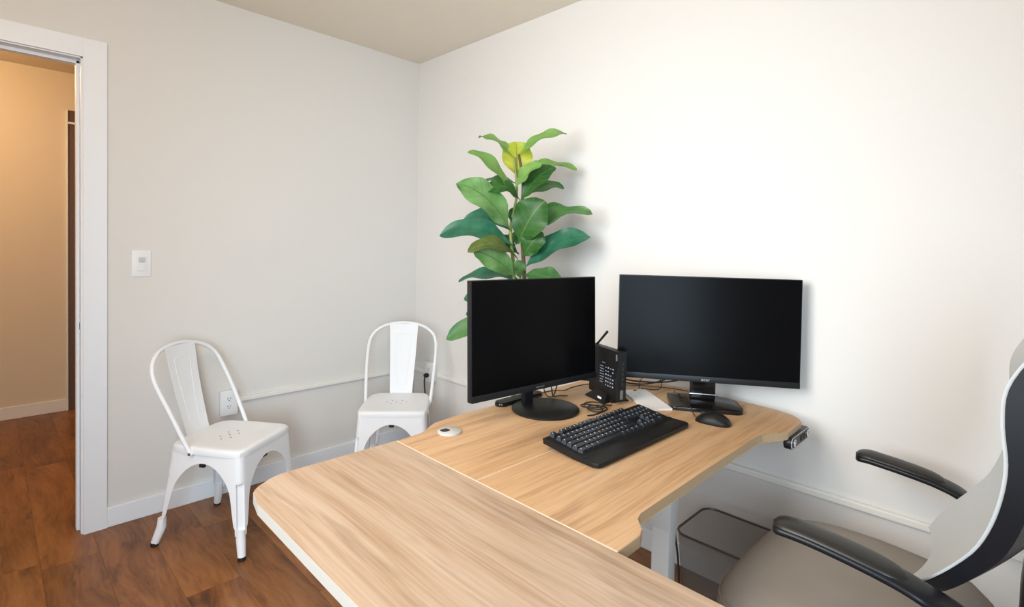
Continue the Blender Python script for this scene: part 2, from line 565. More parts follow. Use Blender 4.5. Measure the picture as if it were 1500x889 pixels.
def window(name, x0, x1, za_, zb_):
    xm = (x0 + x1) / 2
    w = struct(obj(name, nb(((x0, YB - .09, za_), (x1, YB - .03, za_ + .05)), ((x0, YB - .09, zb_ - .05), (x1, YB - .03, zb_)),
                            ((x0, YB - .09, za_), (x0 + .05, YB - .03, zb_)), ((x1 - .05, YB - .09, za_), (x1, YB - .03, zb_)),
                            ((xm - .02, YB - .09, za_), (xm + .02, YB - .03, zb_))), 'trim'))
    obj('pane', nb(((x0 + .05, YB - .065, za_ + .05), (xm - .02, YB - .06, zb_ - .05))), 'glass', w)
    obj('pane', nb(((xm + .02, YB - .065, za_ + .05), (x1 - .05, YB - .06, zb_ - .05))), 'glass', w)


window('unseen_window_1', *W1)  # unseen windows, invented and shaped for the light on the walls
window('unseen_window_2', *W2)


def baseboard(name, a, b, bev=.004):
    bm = bmesh.new(); box(bm, a, b, bev, 2)
    return struct(obj(name, bm, 'trim'))


BH = 0.0875
baseboard('baseboard_left', (0, -1.614, 0), (.013, 0, BH))
baseboard('baseboard_right', (0.013, -.013, 0), (XR, 0, BH))
# door casing, jamb and stop
cs = .015
struct(obj('trim_1', nb(((0, -1.694, 0), (cs, -1.613, 2.109)), bev=.001), 'trim'), )
struct(obj('trim_2', nb(((0, DY0 - .08, 2.030), (cs, -1.694, 2.109)), bev=.001), 'trim'))
struct(obj('trim_3', nb(((0, DY0 - .08, 0), (cs, DY0, 2.030)), bev=.001), 'trim'))
dj = struct(obj('door_1', nb(((-WT - .003, DY1 - .006, 0), (.002, DY1 + .002, DZ)), ((-WT - .003, DY0 - .002, 0), (.002, DY0 + .006, DZ)), ((-WT - .003, DY0, DZ - .006), (.002, DY1, DZ + .002))), 'trim'))
obj('door_stop', nb(((-.085, DY1 - .017, 0), (-.048, DY1 - .004, DZ - .006)), ((-.085, DY0 + .004, 0), (-.048, DY0 + .017, DZ - .006)), ((-.085, DY0, DZ - .019), (-.048, DY1, DZ - .004)), bev=.002), 'trim', dj)
sp_ = obj('strike_plate', nb(((-.040, DY1 - .0075, .865), (-.006, DY1 - .005, .925)), bev=.0005), 'chrome', dj)
obj('strike_hole', nb(((-.030, DY1 - .0079, .880), (-.016, DY1 - .0070, .910))), 'dark', sp_)

# hallway beyond the door
struct(obj('wall_hall', nb(((HX - .1, HY0, 0), (HX, HY1, H + .1))), 'hallwall'))
struct(obj('wall_hall_end', nb(((HX - .1, HY0 - .1, 0), (-WT, HY0, H + .1))), 'hallwall'))
struct(obj('wall_hall_start', nb(((HX - .1, HY1, 0), (-WT, HY1 + .1, H + .1))), 'hallwall'))
struct(obj('ceiling_hall', nb(((HX - .1, HY0 - .1, H + .02), (-WT, HY1 + .1, H + .1))), 'hallwall'))
bm = bmesh.new(); box(bm, (HX, HY0, 0), (HX + .014, -1.56, .088), .004, 2)
struct(obj('baseboard_hall', bm, 'hallbase'))
# doorway in the hall wall: white casing edge and dark recess
struct(obj('trim_4', nb(((HX, -1.575, 0), (HX + .02, -1.562, 2.19)), ((HX, -1.562, 2.09), (HX + .02, -.8, 2.105)), ((HX, -.80, 0), (HX + .02, -.7, 2.19)), bev=.003), 'hallbase'))
d2 = struct(obj('door_2', nb(((HX + .001, -1.562, 0), (HX + .008, -.8, 2.19))), 'brown'))
obj('door_panel', nb(((HX + .008, -1.50, .15), (HX + .012, -.9, .95)), ((HX + .008, -1.50, 1.1), (HX + .012, -.9, 1.95)), bev=.001), 'brown', d2)

hl = thing('hall_ceiling_lamp', 'round warm ceiling lamp in the hallway', 'lamp', (-1.25, -2.3, H + .02))
obj('lamp_shade', lathe([(0, -.07), (.10, -.065), (.15, -.04), (.16, -.01)], 32), 'lamp', hl, True)
obj('lamp_base', lathe([(.165, -.012), (.165, 0), (0, 0)], 32), 'plastic_w', hl, True)
pl = bpy.data.lights.new('hall_bulb', 'POINT'); pl.energy = 24; pl.color = (1.0, 0.68, 0.36); pl.shadow_soft_size = .12
plo = bpy.data.objects.new('hall_bulb', pl); plo.location = (0, 0, -.2); link(plo, hl)

rl_ = thing('added_ceiling_lamp', 'added unseen round warm dome lamp on the office ceiling', 'lamp', (1.7, -2.05, H))  # invented lamp, added to warm the ceiling and upper walls
obj('lamp_shade', lathe([(0, -.09), (.10, -.082), (.16, -.05), (.175, -.012)], 32), 'lamp', rl_, True)
obj('lamp_base', lathe([(.18, -.014), (.18, 0), (0, 0)], 32), 'plastic_w', rl_, True)
pl = bpy.data.lights.new('added_ceiling_bulb', 'POINT'); pl.energy = 18; pl.color = (1.0, 0.66, 0.36); pl.shadow_soft_size = .14
plo = bpy.data.objects.new('added_ceiling_bulb', pl); plo.location = (0, 0, -.26); link(plo, rl_)

# surface raceway on both walls
ZC = .464


def race(name, a, b):
    bm = bmesh.new(); box(bm, a, b, .004, 2)
    return struct(obj(name, bm, 'race'))


race('trim_5', (0, -1.088, ZC - .011), (.018, 0, ZC + .012))
race('trim_6', (0.018, -.018, ZC - .011), (.145, 0, ZC + .012))
race('trim_7', (.262, -.018, ZC - .011), (XR, 0, ZC + .012))


def outlet(label, loc, rz):
    t = thing('wall_outlet', label, 'outlet', loc, rz)          # local: faces +x, centre at origin
    bm = bmesh.new(); box(bm, (0, -.037, -.058), (.030, .037, .058), .003, 2)
    obj('outlet_box', bm, 'plastic_w', t, True)
    bm = bmesh.new(); box(bm, (.030, -.0405, -.062), (.0345, .0405, .062), .002, 2)
    obj('faceplate', bm, 'plastic_w', t, True)
    for z in (.0195, -.0195):
        q = prism([(a * .0165, max(-.0125, min(.0125, b_ * .0165))) for a, b_ in [(math.cos(2 * PI * i / 20), math.sin(2 * PI * i / 20)) for i in range(20)]], 0, .0025)
        bmesh.ops.rotate(q, verts=q.verts, matrix=Matrix.Rotation(PI / 2, 3, 'Y'))
        s = obj('socket', q, 'plastic_w', t, loc=(.034, 0, z), rot=(PI / 2, 0, 0))
        s.rotation_euler = (0, 0, 0)
        for yy, zz, hh in ((-.006, .004, .004), (.006, .004, .0032)):
            obj('slot', nb(((.0022, yy - .0011, zz - hh), (.0032, yy + .0011, zz + hh))), 'dark', s)
        obj('slot', nb(((.0022, -.0024, -.0085), (.0032, .0024, -.0040)), bev=.0004), 'dark', s)
    return t


outlet('white double wall outlet behind the chair beside the doorway', (0, -1.130, .462), 0)
outlet('white wall outlet with a black plug in it near the room corner', (.203, 0, .475), -PI / 2)

t = thing('light_switch', 'white wall switch with motion sensor beside the doorway', 'light switch', (0, -1.4885, 1.161))
bm = bmesh.new(); box(bm, (0, -.036, -.059), (.006, .036, .059), .002, 2); obj('faceplate', bm, 'plastic_w', t, True)
bm = bmesh.new(); box(bm, (.006, -.0175, -.034), (.010, .0175, .034), .001, 2); r_ = obj('rocker', bm, 'plastic_w', t, True)
bm = bmesh.new(); box(bm, (.010, -.0125, .006), (.0125, .0125, .028), .002, 2); obj('sensor_window', bm, 'plastic_g', t, True)
bm = bmesh.new(); box(bm, (.010, -.013, -.030), (.0115, .013, -.022), .0006, 1); obj('button', bm, 'plastic_w', t, True)


# ------------------------------------------------------------------ white metal cafe chair
HS = .425


def metal_chair(label, loc, rz):
    t = thing('metal_chair', label, 'chair', loc, rz, 'white metal cafe chairs')
    zt, zb = HS - .022, .0          # skirt top, floor
    top = {(1, 1): (.172, .171), (1, -1): (.172, -.171), (-1, -1): (-.168, -.154), (-1, 1): (-.168, .154)}
    bot = {(1, 1): (.205, .198), (1, -1): (.205, -.198), (-1, -1): (-.222, -.184), (-1, 1): (-.222, .184)}

    def corner(c, z):
        q = (zt - z) / (zt - zb)
        a, b2 = Vector(top[c]), Vector(bot[c])
        return a.lerp(b2, q)
    # seat: rounded square pan with rolled edge and slight dish
    def seat_fn(u, v):
        a = 2 * PI * u
        ca, sa = math.cos(a), math.sin(a)
        n = 12.0 if ca >= 0 else 7.0
        rad = 1 / (abs(ca) ** n + abs(sa) ** n) ** (1 / n)
        # v: 0 centre -> 1 bottom of rolled edge
        prof = [(0, -.006), (.35, -.0055), (.62, -.003), (.82, -.0005), (.92, 0), (.965, -.002), (.99, -.007), (1.0, -.014), (1.0, -.028)]
        s = v * (len(prof) - 1)
        i = min(int(s), len(prof) - 2); f = s - i
        rr = prof[i][0] * (1 - f) + prof[i + 1][0] * f
        zz = prof[i][1] * (1 - f) + prof[i + 1][1] * f
        x, yv = ca * rad * rr * .177, sa * rad * rr * .176
        if x < 0:
            yv *= 1 + x * .45
        return (x, yv, HS + zz)
    sb_ = grid(seat_fn, 64, 16, closed_u=True)
    bmesh.ops.remove_doubles(sb_, verts=sb_.verts, dist=1e-5)
    o = obj('seat', sb_, 'chairw', t, True)
    solidify(o, .0015)
    hole = None
    for i, (hx, hy) in enumerate(((0, 0), (.026, .026), (-.026, .026), (.026, -.026), (-.026, -.026), (0, .052), (0, -.052))):
        if hole is None:
            hole = obj('drain_hole', lathe([(0, .0005), (.0032, .0004), (.0035, 0)], 10), 'dark', t, loc=(hx - .01, hy, HS - .0055))
        else:
            dup(hole, t, (hx - .01, hy, HS - .0055))
    # skirt: the pressed sheet legs widen into the apron under the seat
    za = HS - .066
    zfoot = .090
    CORN = ((1, 1), (1, -1), (-1, -1), (-1, 1))

    def outline(c, z):
        nxt = (c[0], -c[1]); prv = (-c[0], c[1])
        C = corner(c, z); A = corner(nxt, z); B = corner(prv, z)
        dA = (A - C); dB = (B - C)
        lA, lB = dA.length, dB.length
        dA.normalize(); dB.normalize()
        f = max(0.0, min(1.0, (za - z) / (za - zfoot)))
        leg_w = .064 + (.033 - .064) * min(1, f * 1.02)
        if f > .86:
            leg_w -= .017 * (f - .86) / .14
        r = .125

        def arm(L):
            half = L / 2
            O = half - leg_w
            d = za - z
            if d <= 0:
                return half
            if d < r:
                return half - O * math.sqrt(1 - ((r - d) / r) ** 2)
            return half - O
        wa, wb = arm(lA), arm(lB)
        cr = .030
        g = max(0.0, min(1.0, (f - .24) / .035)) * (1 - max(0.0, min(1.0, (f - .95) / .05)))
        row = [C + dA * (cr + (wa - cr) * q) for q in (1.0, .75, .5, .25, .08)]
        kk = 8
        for j_ in range(kk + 1):
            q = j_ / kk
            p = (C + dA * cr) * (1 - q) ** 2 + C * 2 * q * (1 - q) + (C + dB * cr) * q ** 2
            if 2 <= j_ <= kk - 2:
                ch = (C + dA * cr) * (1 - q) + (C + dB * cr) * q
                p = p.lerp(ch + (dA + dB).normalized() * .003, g)
            row.append(p)
        row += [C + dB * (cr + (wb - cr) * q) for q in (.08, .25, .5, .75, 1.0)]
        return row

    def sheet(c, zs, bm):
        rows = [[bm.verts.new((p.x, p.y, z)) for p in outline(c, z)] for z in zs]
        for a, b2 in zip(rows, rows[1:]):
            for j_ in range(len(a) - 1):
                bm.faces.new((a[j_], a[j_ + 1], b2[j_ + 1], b2[j_]))
    for c in CORN:
        bm = bmesh.new()
        nz = 40
        sheet(c, [zt + .008, zt - .006, zt - .022] + [za + (zfoot - za) * (i_ / nz) ** 1.35 for i_ in range(nz + 1)], bm)
        bmesh.ops.remove_doubles(bm, verts=bm.verts, dist=.0002)
        lg = obj('leg', bm, 'chairw', t, True, angle=35)
        solidify(lg, .0025, 0)
        Ct = corner(c, zfoot + .012); Cb = corner(c, 0)
        inn = Vector((-c[0], -c[1])) * .012
        pt = [Vector((Ct.x + inn.x * 1.1, Ct.y + inn.y * 1.1, zfoot + .022)), Vector((Ct.x + inn.x, Ct.y + inn.y, zfoot - .012)),
              Vector((Cb.x + inn.x * .5, Cb.y + inn.y * .5, .012))]
        obj('foot', tube(pt, [.016, .0185, .0155], 14), 'chairw', lg, True)
        obj('rubber_tip', tube([pt[2] + Vector((0, 0, .003)), Vector((Cb.x + inn.x * .45, Cb.y + inn.y * .45, 0))], [.0158, .0150], 14), 'rubber', lg, True)
    # black rubber stacking bumpers under the apron
    for x, yv in ((-.01, .158), (-.01, -.158), (.160, 0), (-.162, 0)):
        dx, dy = (.012, .006) if abs(yv) > .1 else (.006, .012)
        obj('bumper', nb(((x - dx, yv - dy, za - .018), (x + dx, yv + dy, za + .004)), bev=.001), 'rubber', t)
    # tubular hoop back
    hw = .180
    raw = [(-.050, -.172, HS - .030), (-.060, -.176, HS - .012), (-.135, -.188, HS + .135), (-.203, -.192, HS + .255), (-.232, -.178, HS + .315), (-.252, -.142, HS + .352), (-.268, -.085, HS + .376), (-.275, 0, HS + .386)]
    full = raw + [(x, -yv, z) for x, yv, z in raw[-2::-1]]
    obj('hoop', tube(spline(full, 6), .0088, 12), 'chairw', t, True)
    for s in (-1, 1):
        b_ = lathe([(0, .004), (.006, .003), (.007, 0)], 14)
        bmesh.ops.rotate(b_, verts=b_.verts, matrix=Matrix.Rotation(-s * PI / 2, 3, 'X'))
        obj('bolt', b_, 'chrome', t, True, loc=(-.052, s * .181, HS - .026))

    # sheet splat with pressed frame line
    def splat_pt(u, v):
        q = v
        x = -.168 - .098 * q ** 1.15 - .012 * math.sin(PI * q)
        z = HS - .012 + (.392 * q)
        wd = .062 + .020 * q
        yv = (u - .5) * 2 * wd
        x += .004 * (abs(u - .5) * 2) ** 2           # curved across
        return Vector((x, yv, z))
    o = obj('splat', grid(splat_pt, 8, 20), 'chairw', t, True)
    solidify(o, .002, 0)
    ring = [(.30, .16), (.36, .14), (.64, .14), (.70, .16), (.78, .83), (.74, .86), (.26, .86), (.22, .83), (.30, .16)]
    pts = []
    for (a, b2), (c2, d) in zip(ring, ring[1:]):
        for i in range(5):
            f = i / 5
            pts.append(splat_pt(a + (c2 - a) * f, b2 + (d - b2) * f) + Vector((.0008, 0, 0)))
    pts.append(pts[0])
    obj('pressed_line', tube(pts, .0016, 6), 'chairw', o, True)
    return t


metal_chair('white metal cafe chair angled between the doorway casing and the desk', (.385, -1.224, 0), .607)
metal_chair('white metal cafe chair standing in the room corner behind the desk', (.452, -.427, 0), -.717)

# ------------------------------------------------------------------ desk
DZT = .735
desk = thing('standing_desk', 'light oak L-shaped standing desk on white metal legs', 'desk', (1.98, -.9, 0))
dx0, dy0 = 1.98, -.9


def board(name, poly, matn, edge, thick=.025):
    P = [(x - dx0, yv - dy0) for x, yv in poly]
    bm = prism(P, DZT - thick, DZT, .0012, 1, mi=0, mi_side=1)
    return obj(name, bm, [matn, edge], desk)


ret = [(1.632, -1.1905), (1.632, -1.497), (1.6345, -1.513), (1.642, -1.529), (1.663, -1.561), (1.672, -1.571), (1.686, -1.580), (1.74, -1.590), (2.75, -1.600), (2.75, -1.1905)]
rb = board('return_top', ret, 'oakX', 'edgew')
bp_ = [(1.966, -1.1885), (1.636, -1.1885), (1.633, -1.108), (1.624, -1.084), (1.597, -1.046), (1.586, -1.022), (1.580, -.95), (1.575, -.5), (1.572, -.13), (1.582, -.09), (1.62, -.072), (1.966, -.070)]
bb = board('rear_top', bp_, 'oakY', 'edge')
fp_ = [(1.9675, -1.1885), (2.350, -1.1885), (2.349, -1.112), (2.340, -1.090), (2.313, -1.064), (2.305, -1.040), (2.303, -.72), (2.302, -.400), (2.308, -.368), (2.343, -.305), (2.353, -.285), (2.352, -.152), (2.338, -.125), (2.310, -.098), (2.26, -.080), (2.18, -.071), (1.9675, -.070)]
fb = board('front_top', fp_, 'oakY', 'edge')
# pale edge banding showing at the joints between the boards
obj('edge_strip', nb(((1.636 - dx0, -1.1917 - dy0, DZT - .024), (2.350 - dx0, -1.1878 - dy0, DZT + .0004)), bev=.0004), 'seam', desk)
obj('edge_strip', nb(((1.9655 - dx0, -1.1875 - dy0, DZT - .024), (1.9680 - dx0, -.0705 - dy0, DZT + .0004)), bev=.0004), 'seam', desk)


def desk_leg(x0, x1, y0, y1, fx, fy):
    bm = bmesh.new(); box(bm, (x0 - dx0, y0 - dy0, .36), (x1 - dx0, y1 - dy0, DZT - .045), .003, 2)
    l_ = obj('leg', bm, 'legw', desk, True)
    cx, cy = (x0 + x1) / 2 - dx0, (y0 + y1) / 2 - dy0
    bm = bmesh.new(); box(bm, (x0 + .005 - dx0, y0 + .005 - dy0, .03), (x1 - .005 - dx0, y1 - .005 - dy0, .36), .003, 2)
    obj('inner_column', bm, 'legw', l_, True)
    bm = bmesh.new(); box(bm, (cx - fx, cy - fy, .008), (cx + fx, cy + fy, .034), .006, 2)
    obj('foot_bar', bm, 'legw', l_, True)
    for s in (-1, 1):
        px, py = (cx + s * (fx - .03), cy) if fx > fy else (cx, cy + s * (fy - .03))
        obj('foot_pad', lathe([(0, 0), (.018, 0), (.018, .009), (0, .009)], 14, at=(px, py, 0)), 'rubber', l_)


desk_leg(1.984, 2.057, -.430, -.375, .27, .032)
desk_leg(1.80, 1.873, -1.42, -1.365, .032, .17)
desk_leg(2.60, 2.673, -1.42, -1.365, .032, .17)
obj('crossbar', nb(((1.99 - dx0, -1.36 - dy0, DZT - .065), (2.05 - dx0, -.12 - dy0, DZT - .0255)), ((1.70 - dx0, -1.42 - dy0, DZT - .065), (2.70 - dx0, -1.365 - dy0, DZT - .0255)), bev=.002), 'legw', desk)
# height controller under the front edge
ct = obj('height_controller', prism(rrect(-.088, .088, -.019, .019, .018, 6), 0, .022, .003), 'bezel', desk, True, loc=(2.340 - dx0, -.195 - dy0, .697))
ct.rotation_euler = (PI / 2, 0, PI / 2)
obj('controller_rim', prism(rrect(-.086, .086, -.017, .017, .016, 6), .0215, .0232, .001), 'plastic_g', ct, True)
obj('controller_face', prism(rrect(-.083, .083, -.0145, .0145, .0135, 6), .023, .0238), 'bezel', ct)
for xx in (-.062, .066):
    obj('button', lathe([(.0115, .0236), (.0115, .026), (.0085, .0265), (.008, .0255), (0, .0255)], 20, at=(xx, 0, 0)), 'chrome', ct, True)
for i in range(4):
    obj('button', nb(((-.006 + i * .013, -.009, .0236), (-.001 + i * .013, .009, .0250)), bev=.0008), 'dark', ct)

g_ = thing('cable_grommet', 'round grey cable grommet set in the desk top', 'grommet', (1.679, -1.040, DZT))
obj('grommet_ring', lathe([(.0345, 0), (.0345, .004), (.031, .0065), (0, .0065)], 36), 'grommet', g_, True)
obj('grommet_slot', prism(rrect(-.012, .012, -.013, .013, .008, 5), .0063, .0068), 'dark', g_, loc=(-.006, -.012, 0))


# ------------------------------------------------------------------ monitors
def monitor(label, x, yv, z, th, tilt, w, h):
    t = thing('computer_monitor', label, 'monitor', (x, yv, DZT), th)        # local: screen faces +x, origin on desk top
    zc = z - DZT
    R = Matrix.Rotation(-tilt, 4, 'Y')

    def put(o):
        o.matrix_local = Matrix.Translation((0, 0, zc)) @ R
        return o
    bm = bmesh.new(); box(bm, (-.022, -w / 2, -h / 2), (-.0005, w / 2, h / 2), .002, 2)
    cse = put(obj('casing', bm, 'bezel', t, True))
    bm = bmesh.new(); box(bm, (-.045, -w * .36, -h * .33), (-.021, w * .36, h * .30), .012, 3)
    obj('back_cover', bm, 'black', cse, True)
    bot = .020
    sc = put(obj('screen', nb(((-.001, -w / 2 + .003, -h / 2 + bot), (.0006, w / 2 - .003, h / 2 - .003))), 'screen', t))
    bm = bmesh.new(); box(bm, (-.001, -w / 2 + .0005, -h / 2), (.0022, w / 2 - .0005, -h / 2 + bot), .001, 2)
    ch = put(obj('chin', bm, 'bezel', t, True))
    return t, ch, zc


mL, chL, zc = monitor('black flat monitor on a round stand at the rear desk edge', 1.711, -.694, .988, -.093, .036, .553, .366)
obj('logo', nb(((.0021, -.018, -.366 / 2 + .0075), (.0025, .018, -.366 / 2 + .0105))), 'badge', chL)
obj('base', lathe([(0, 0), (.108, 0), (.112, .003), (.112, .007), (.108, .010), (0, .0115)], 64), 'black', mL, True, loc=(.016, .018, 0))
bm = bmesh.new(); box(bm, (-.066, -.020, .008), (-.046, .020, zc - .02), .005, 2)
obj('stand_pole', bm, 'bezel', mL, True)

mR, chR, zc = monitor('black flat monitor on a glossy rectangular stand near the side wall', 2.068, -.231, 1.001, -.992, .023, .60, .364)
lg = text_bm('acer', .0145)
bmesh.ops.transform(lg, verts=lg.verts, matrix=Matrix(((0, 0, 1, .0024), (1.15, 0, 0, 0), (0, 1, 0, -.364 / 2 + .0095), (0, 0, 0, 1))))
obj('logo', lg, 'logo', chR)
bp2 = rounded([(.088, -.108), (.094, .118), (.060, .130), (-.040, .126), (-.085, .095), (-.092, -.095), (-.07, -.108)], .022, 4)
obj('base', prism(bp2, 0, .012, .003, 2), 'blackg', mR, True, loc=(-.015, -.012, 0))
bm = bmesh.new(); box(bm, (-.068, -.043, .010), (-.044, .043, zc - .02), .008, 3)
sp2 = obj('stand_pole', bm, 'blackg', mR, True)
obj('trim_ring', nb(((-.0705, -.0455, .028), (-.0415, .0455, .032)), bev=.0015), 'chrome', sp2)
obj('base_groove', nb(((-.020, -.108, .0116), (-.016, -.046, .0123))), 'dark', mR)

# low black tray behind the round stand
pk = thing('black_tray', 'low black oblong tray at the rear desk edge behind the round stand', 'tray', (1.596, -.665, DZT), 0)
obj('tray_body', prism(rrect(-.022, .022, -.108, .108, .018, 5), 0, .010, .003), 'blackg', pk, True)
obj('tray_lip', prism(rrect(-.020, .020, -.106, .106, .016, 5), .010, .014, .001), 'black', pk, True)

# ------------------------------------------------------------------ keyboard
KX, KY = 2.033, -.7035
kb = thing('keyboard', 'black full-size keyboard with palm rest on the oak desk', 'keyboard', (KX, KY, DZT), 0)
kb.rotation_euler = (0, 0, PI / 2 + math.radians(-1.0))
# local: x along the keyboard (left to right), y from front (palm rest) to rear
KW, KD = .462, .172
prof = [(-KD / 2, .006), (-KD / 2 + .006, .011), (-KD / 2 + .060, .0165), (-KD / 2 + .062, .0150), (KD / 2 - .004, .0300), (KD / 2, .0285), (KD / 2 - .002, .0150), (-KD / 2 + .07, .004), (-KD / 2 + .004, .0025)]
bm = bmesh.new()
L_ = [bm.verts.new((-KW / 2, a, b2)) for a, b2 in prof]
R_ = [bm.verts.new((KW / 2, a, b2)) for a, b2 in prof]
bm.faces.new(L_); bm.faces.new(R_[::-1])
for i in range(len(prof)):
    j = (i + 1) % len(prof)
    bm.faces.new((L_[i], R_[i], R_[j], L_[j]))
obj('case', bm, 'black', kb)
slope = math.atan2(.0150, KD - .066)
obj('palm_rest', prism(rounded([(-KW / 2 - .001, -.098), (KW / 2 + .001, -.098), (KW / 2 + .001, -.027), (-KW / 2 - .001, -.027)], .016, 4), .0035, .0145, .003, 2), 'black', kb, True)
for s in (-1, 1):
    obj('foot', nb(((s * .20 - .012, KD / 2 - .035, 0), (s * .20 + .012, KD / 2 - .028, .018)), bev=.001), 'rubber', kb)


def key_bm(wd, dp=.0175):
    bm = bmesh.new()
    a, b2, hh = wd / 2 - .0006, dp / 2 - .0002, .0100
    ins = .0020
    lo = [bm.verts.new(p) for p in ((-a, -b2, 0), (a, -b2, 0), (a, b2, 0), (-a, b2, 0))]
    hi = [bm.verts.new(p) for p in ((-a + ins, -b2 + ins, hh), (a - ins, -b2 + ins, hh), (a - ins, b2 - ins * .6, hh), (-a + ins, b2 - ins * .6, hh))]
    bm.faces.new(hi)
    for i in range(4):
        f = bm.faces.new((lo[i], lo[(i + 1) % 4], hi[(i + 1) % 4], hi[i]))
        f.material_index = 2 if i == 3 else 0  # left face only, painted as if catching the light
    # legend mark on the cap
    q = [bm.verts.new(p) for p in ((-a + ins + .0012, .0005, hh + .00015), (-a + ins + .0040, .0005, hh + .00015), (-a + ins + .0046, .0040, hh + .00015), (-a + ins + .0012, .0040, hh + .00015))]
    bm.faces.new(q).material_index = 1
    return bm


U = .0187
rows = [
    ([1, -.9, 1, 1, 1, 1, -.45, 1, 1, 1, 1, -.45, 1, 1, 1, 1, -.25, 1, 1, 1, -.25, -4], .0730),
    ([1] * 13 + [2, -.25, 1, 1, 1, -.25, 1, 1, 1, 1], .0500),
    ([1.5] + [1] * 12 + [1.5, -.25, 1, 1, 1, -.25, 1, 1, 1, 1], .0315),
    ([1.75] + [1] * 11 + [2.25, -.25, -3, -.25, 1, 1, 1], .0130),
    ([2.25] + [1] * 10 + [2.75, -.25, -1, 1, -1, -.25, 1, 1, 1, 1], -.0055),
    ([1.25, 1.25, 1.25, 6.25, 1.25, 1.25, 1.25, 1.25, -.25, 1, 1, 1, -.25, 2, 1], -.0240),
]
cache = {}
for row, yy in rows:
    x = -22.5 * U / 2
    for wd in row:
        if wd < 0:
            x += -wd * U
            continue
        loc = (x + wd * U / 2, yy, .0150 + (yy + KD / 2 - .062) * math.tan(slope) + .0004)
        if wd not in cache:
            cache[wd] = obj('key', key_bm(wd * U), ['key', 'legend', 'keyside_lit'], kb, loc=loc, rot=(slope, 0, 0))
        else:
            dup(cache[wd], kb, loc, (slope, 0, 0))
        x += wd * U

# ------------------------------------------------------------------ mouse
ms_ = thing('computer_mouse', 'black wired computer mouse on the oak desk', 'mouse', (2.164, -.378, DZT), math.radians(192))


def mouse_fn(u, v):
    a = 2 * PI * u
    ca, sa = math.cos(a), math.sin(a)
    n = 2.6
    rad = 1 / (abs(ca) ** n + abs(sa) ** n) ** (1 / n)
    prof = [(0, 1.0), (.3, .97), (.55, .88), (.75, .72), (.88, .55), (.96, .36), (1.0, .16), (.985, 0.0)]
    s = v * (len(prof) - 1); i = min(int(s), len(prof) - 2); f = s - i
    rr = prof[i][0] * (1 - f) + prof[i + 1][0] * f
    zz = prof[i][1] * (1 - f) + prof[i + 1][1] * f
    x, yv = ca * rad * rr * .054, sa * rad * rr * .031 * (1 - .12 * ca * rr)
    hh = .034 * (1 - .32 * ((x + .008) / .054) ** 2)
    return (x, yv, zz * hh)


bm = grid(mouse_fn, 40, 14, closed_u=True)
bmesh.ops.remove_doubles(bm, verts=bm.verts, dist=1e-5)
obj('body', bm, 'black', ms_, True)
bm = lathe([(0, -.003), (.0085, -.003), (.009, 0), (.0085, .003), (0, .003)], 18)
bmesh.ops.rotate(bm, verts=bm.verts, matrix=Matrix.Rotation(PI / 2, 3, 'X'))
obj('scroll_wheel', bm, 'rubber', ms_, True, loc=(.030, 0, .0225))
obj('button_split', nb(((.012, -.0005, .029), (.050, .0005, .0300))), 'dark', ms_).location = (0, 0, -.004)
# its cable
# it runs over the monitor foot and drops behind it (x toward the screen front, y along the foot)
wp = [Vector((2.068 + a * .547 + c * .837, -.231 - a * .837 + c * .547, DZT + zz)) for a, c, zz in
      ((.160, -.049, .011), (.135, -.050, .006), (.105, -.052, .008), (.080, -.055, .0155), (.03, -.060, .0142), (-.03, -.068, .0142), (-.085, -.076, .0142), (-.125, -.082, .003), (-.17, -.085, .002))]
obj('cable', tube([ms_.matrix_basis.inverted() @ Vector(p) for p in spline(wp, 6)], .0016, 6), 'rubber', ms_, True)
bpy.context.view_layer.update()

# ------------------------------------------------------------------ small desktop computer on its stand
pc = thing('mini_computer', 'slim black mini desktop computer standing upright on the desk', 'computer', (1.784, -.4075, DZT), math.radians(-20))
bm = bmesh.new(); box(bm, (-.088, -.018, .012), (.074, .0155, .184), .003, 2)
body = obj('case', bm, 'black', pc, True)
bm = bmesh.new(); box(bm, (.074, -.0185, .0115), (.092, .016, .1845), .003, 2)
fr = obj('front_bezel', bm, 'bezel', pc, True)
obj('badge', nb(((.076, -.0195, .152), (.084, -.0183, .174))), 'badge', fr)
obj('badge', nb(((.0915, -.010, .02), (.0926, .002, .052))), 'badge', fr)
for i in range(5):
    obj('port', nb(((.0915, -.004, .066 + i * .018), (.0925, .004, .077 + i * .018))), 'dark', fr)
# printed panel on the side: rows of small white text and icons
lab = obj('side_label', nb(((-.020, -.0186, .048), (.068, -.0180, .125))), 'black', pc)
rnd = random.Random(3)
for i in range(7):
    z = .117 - i * .0095
    obj('print_line', nb(((-.018, -.0190, z), (-.018 + rnd.uniform(.018, .030), -.0185, z + .0018))), 'print', lab)
for r in range(6):
    for c in range(4):
        if rnd.random() < .15:
            continue
        xx, zz = .016 + c * .0135, .116 - r * .0125
        obj('print_icon', nb(((xx, -.0190, zz), (xx + rnd.uniform(.005, .008), -.0185, zz + rnd.uniform(.0025, .005)))), 'print', lab)
obj('print_line', nb(((-.006, -.0190, .130), (.012, -.0179, .1335))), 'badge', lab)
bm = bmesh.new()
for s in (-1, 1):
    vv = [(-.05, s * .020, 0), (.05, s * .020, 0), (.035, s * .020, .030), (-.035, s * .020, .030)]
    o2 = [(-.06, s * .052, 0), (.06, s * .052, 0)]
    ids = [bm.verts.new(p) for p in vv] + [bm.verts.new(p) for p in o2] + [bm.verts.new((p[0], p[1], .004)) for p in o2]
    a, b2, c, d, e, f, e2, f2 = ids
    for q in ((a, b2, c, d), (a, b2, f, e), (e, f, f2, e2), (e2, f2, c, d), (a, e, e2, d), (b2, f, f2, c)):
        bm.faces.new(q)
box(bm, (-.06, -.0205, 0), (.06, .0205, .0115), .001, 1)
st = obj('stand', bm, 'black', pc)
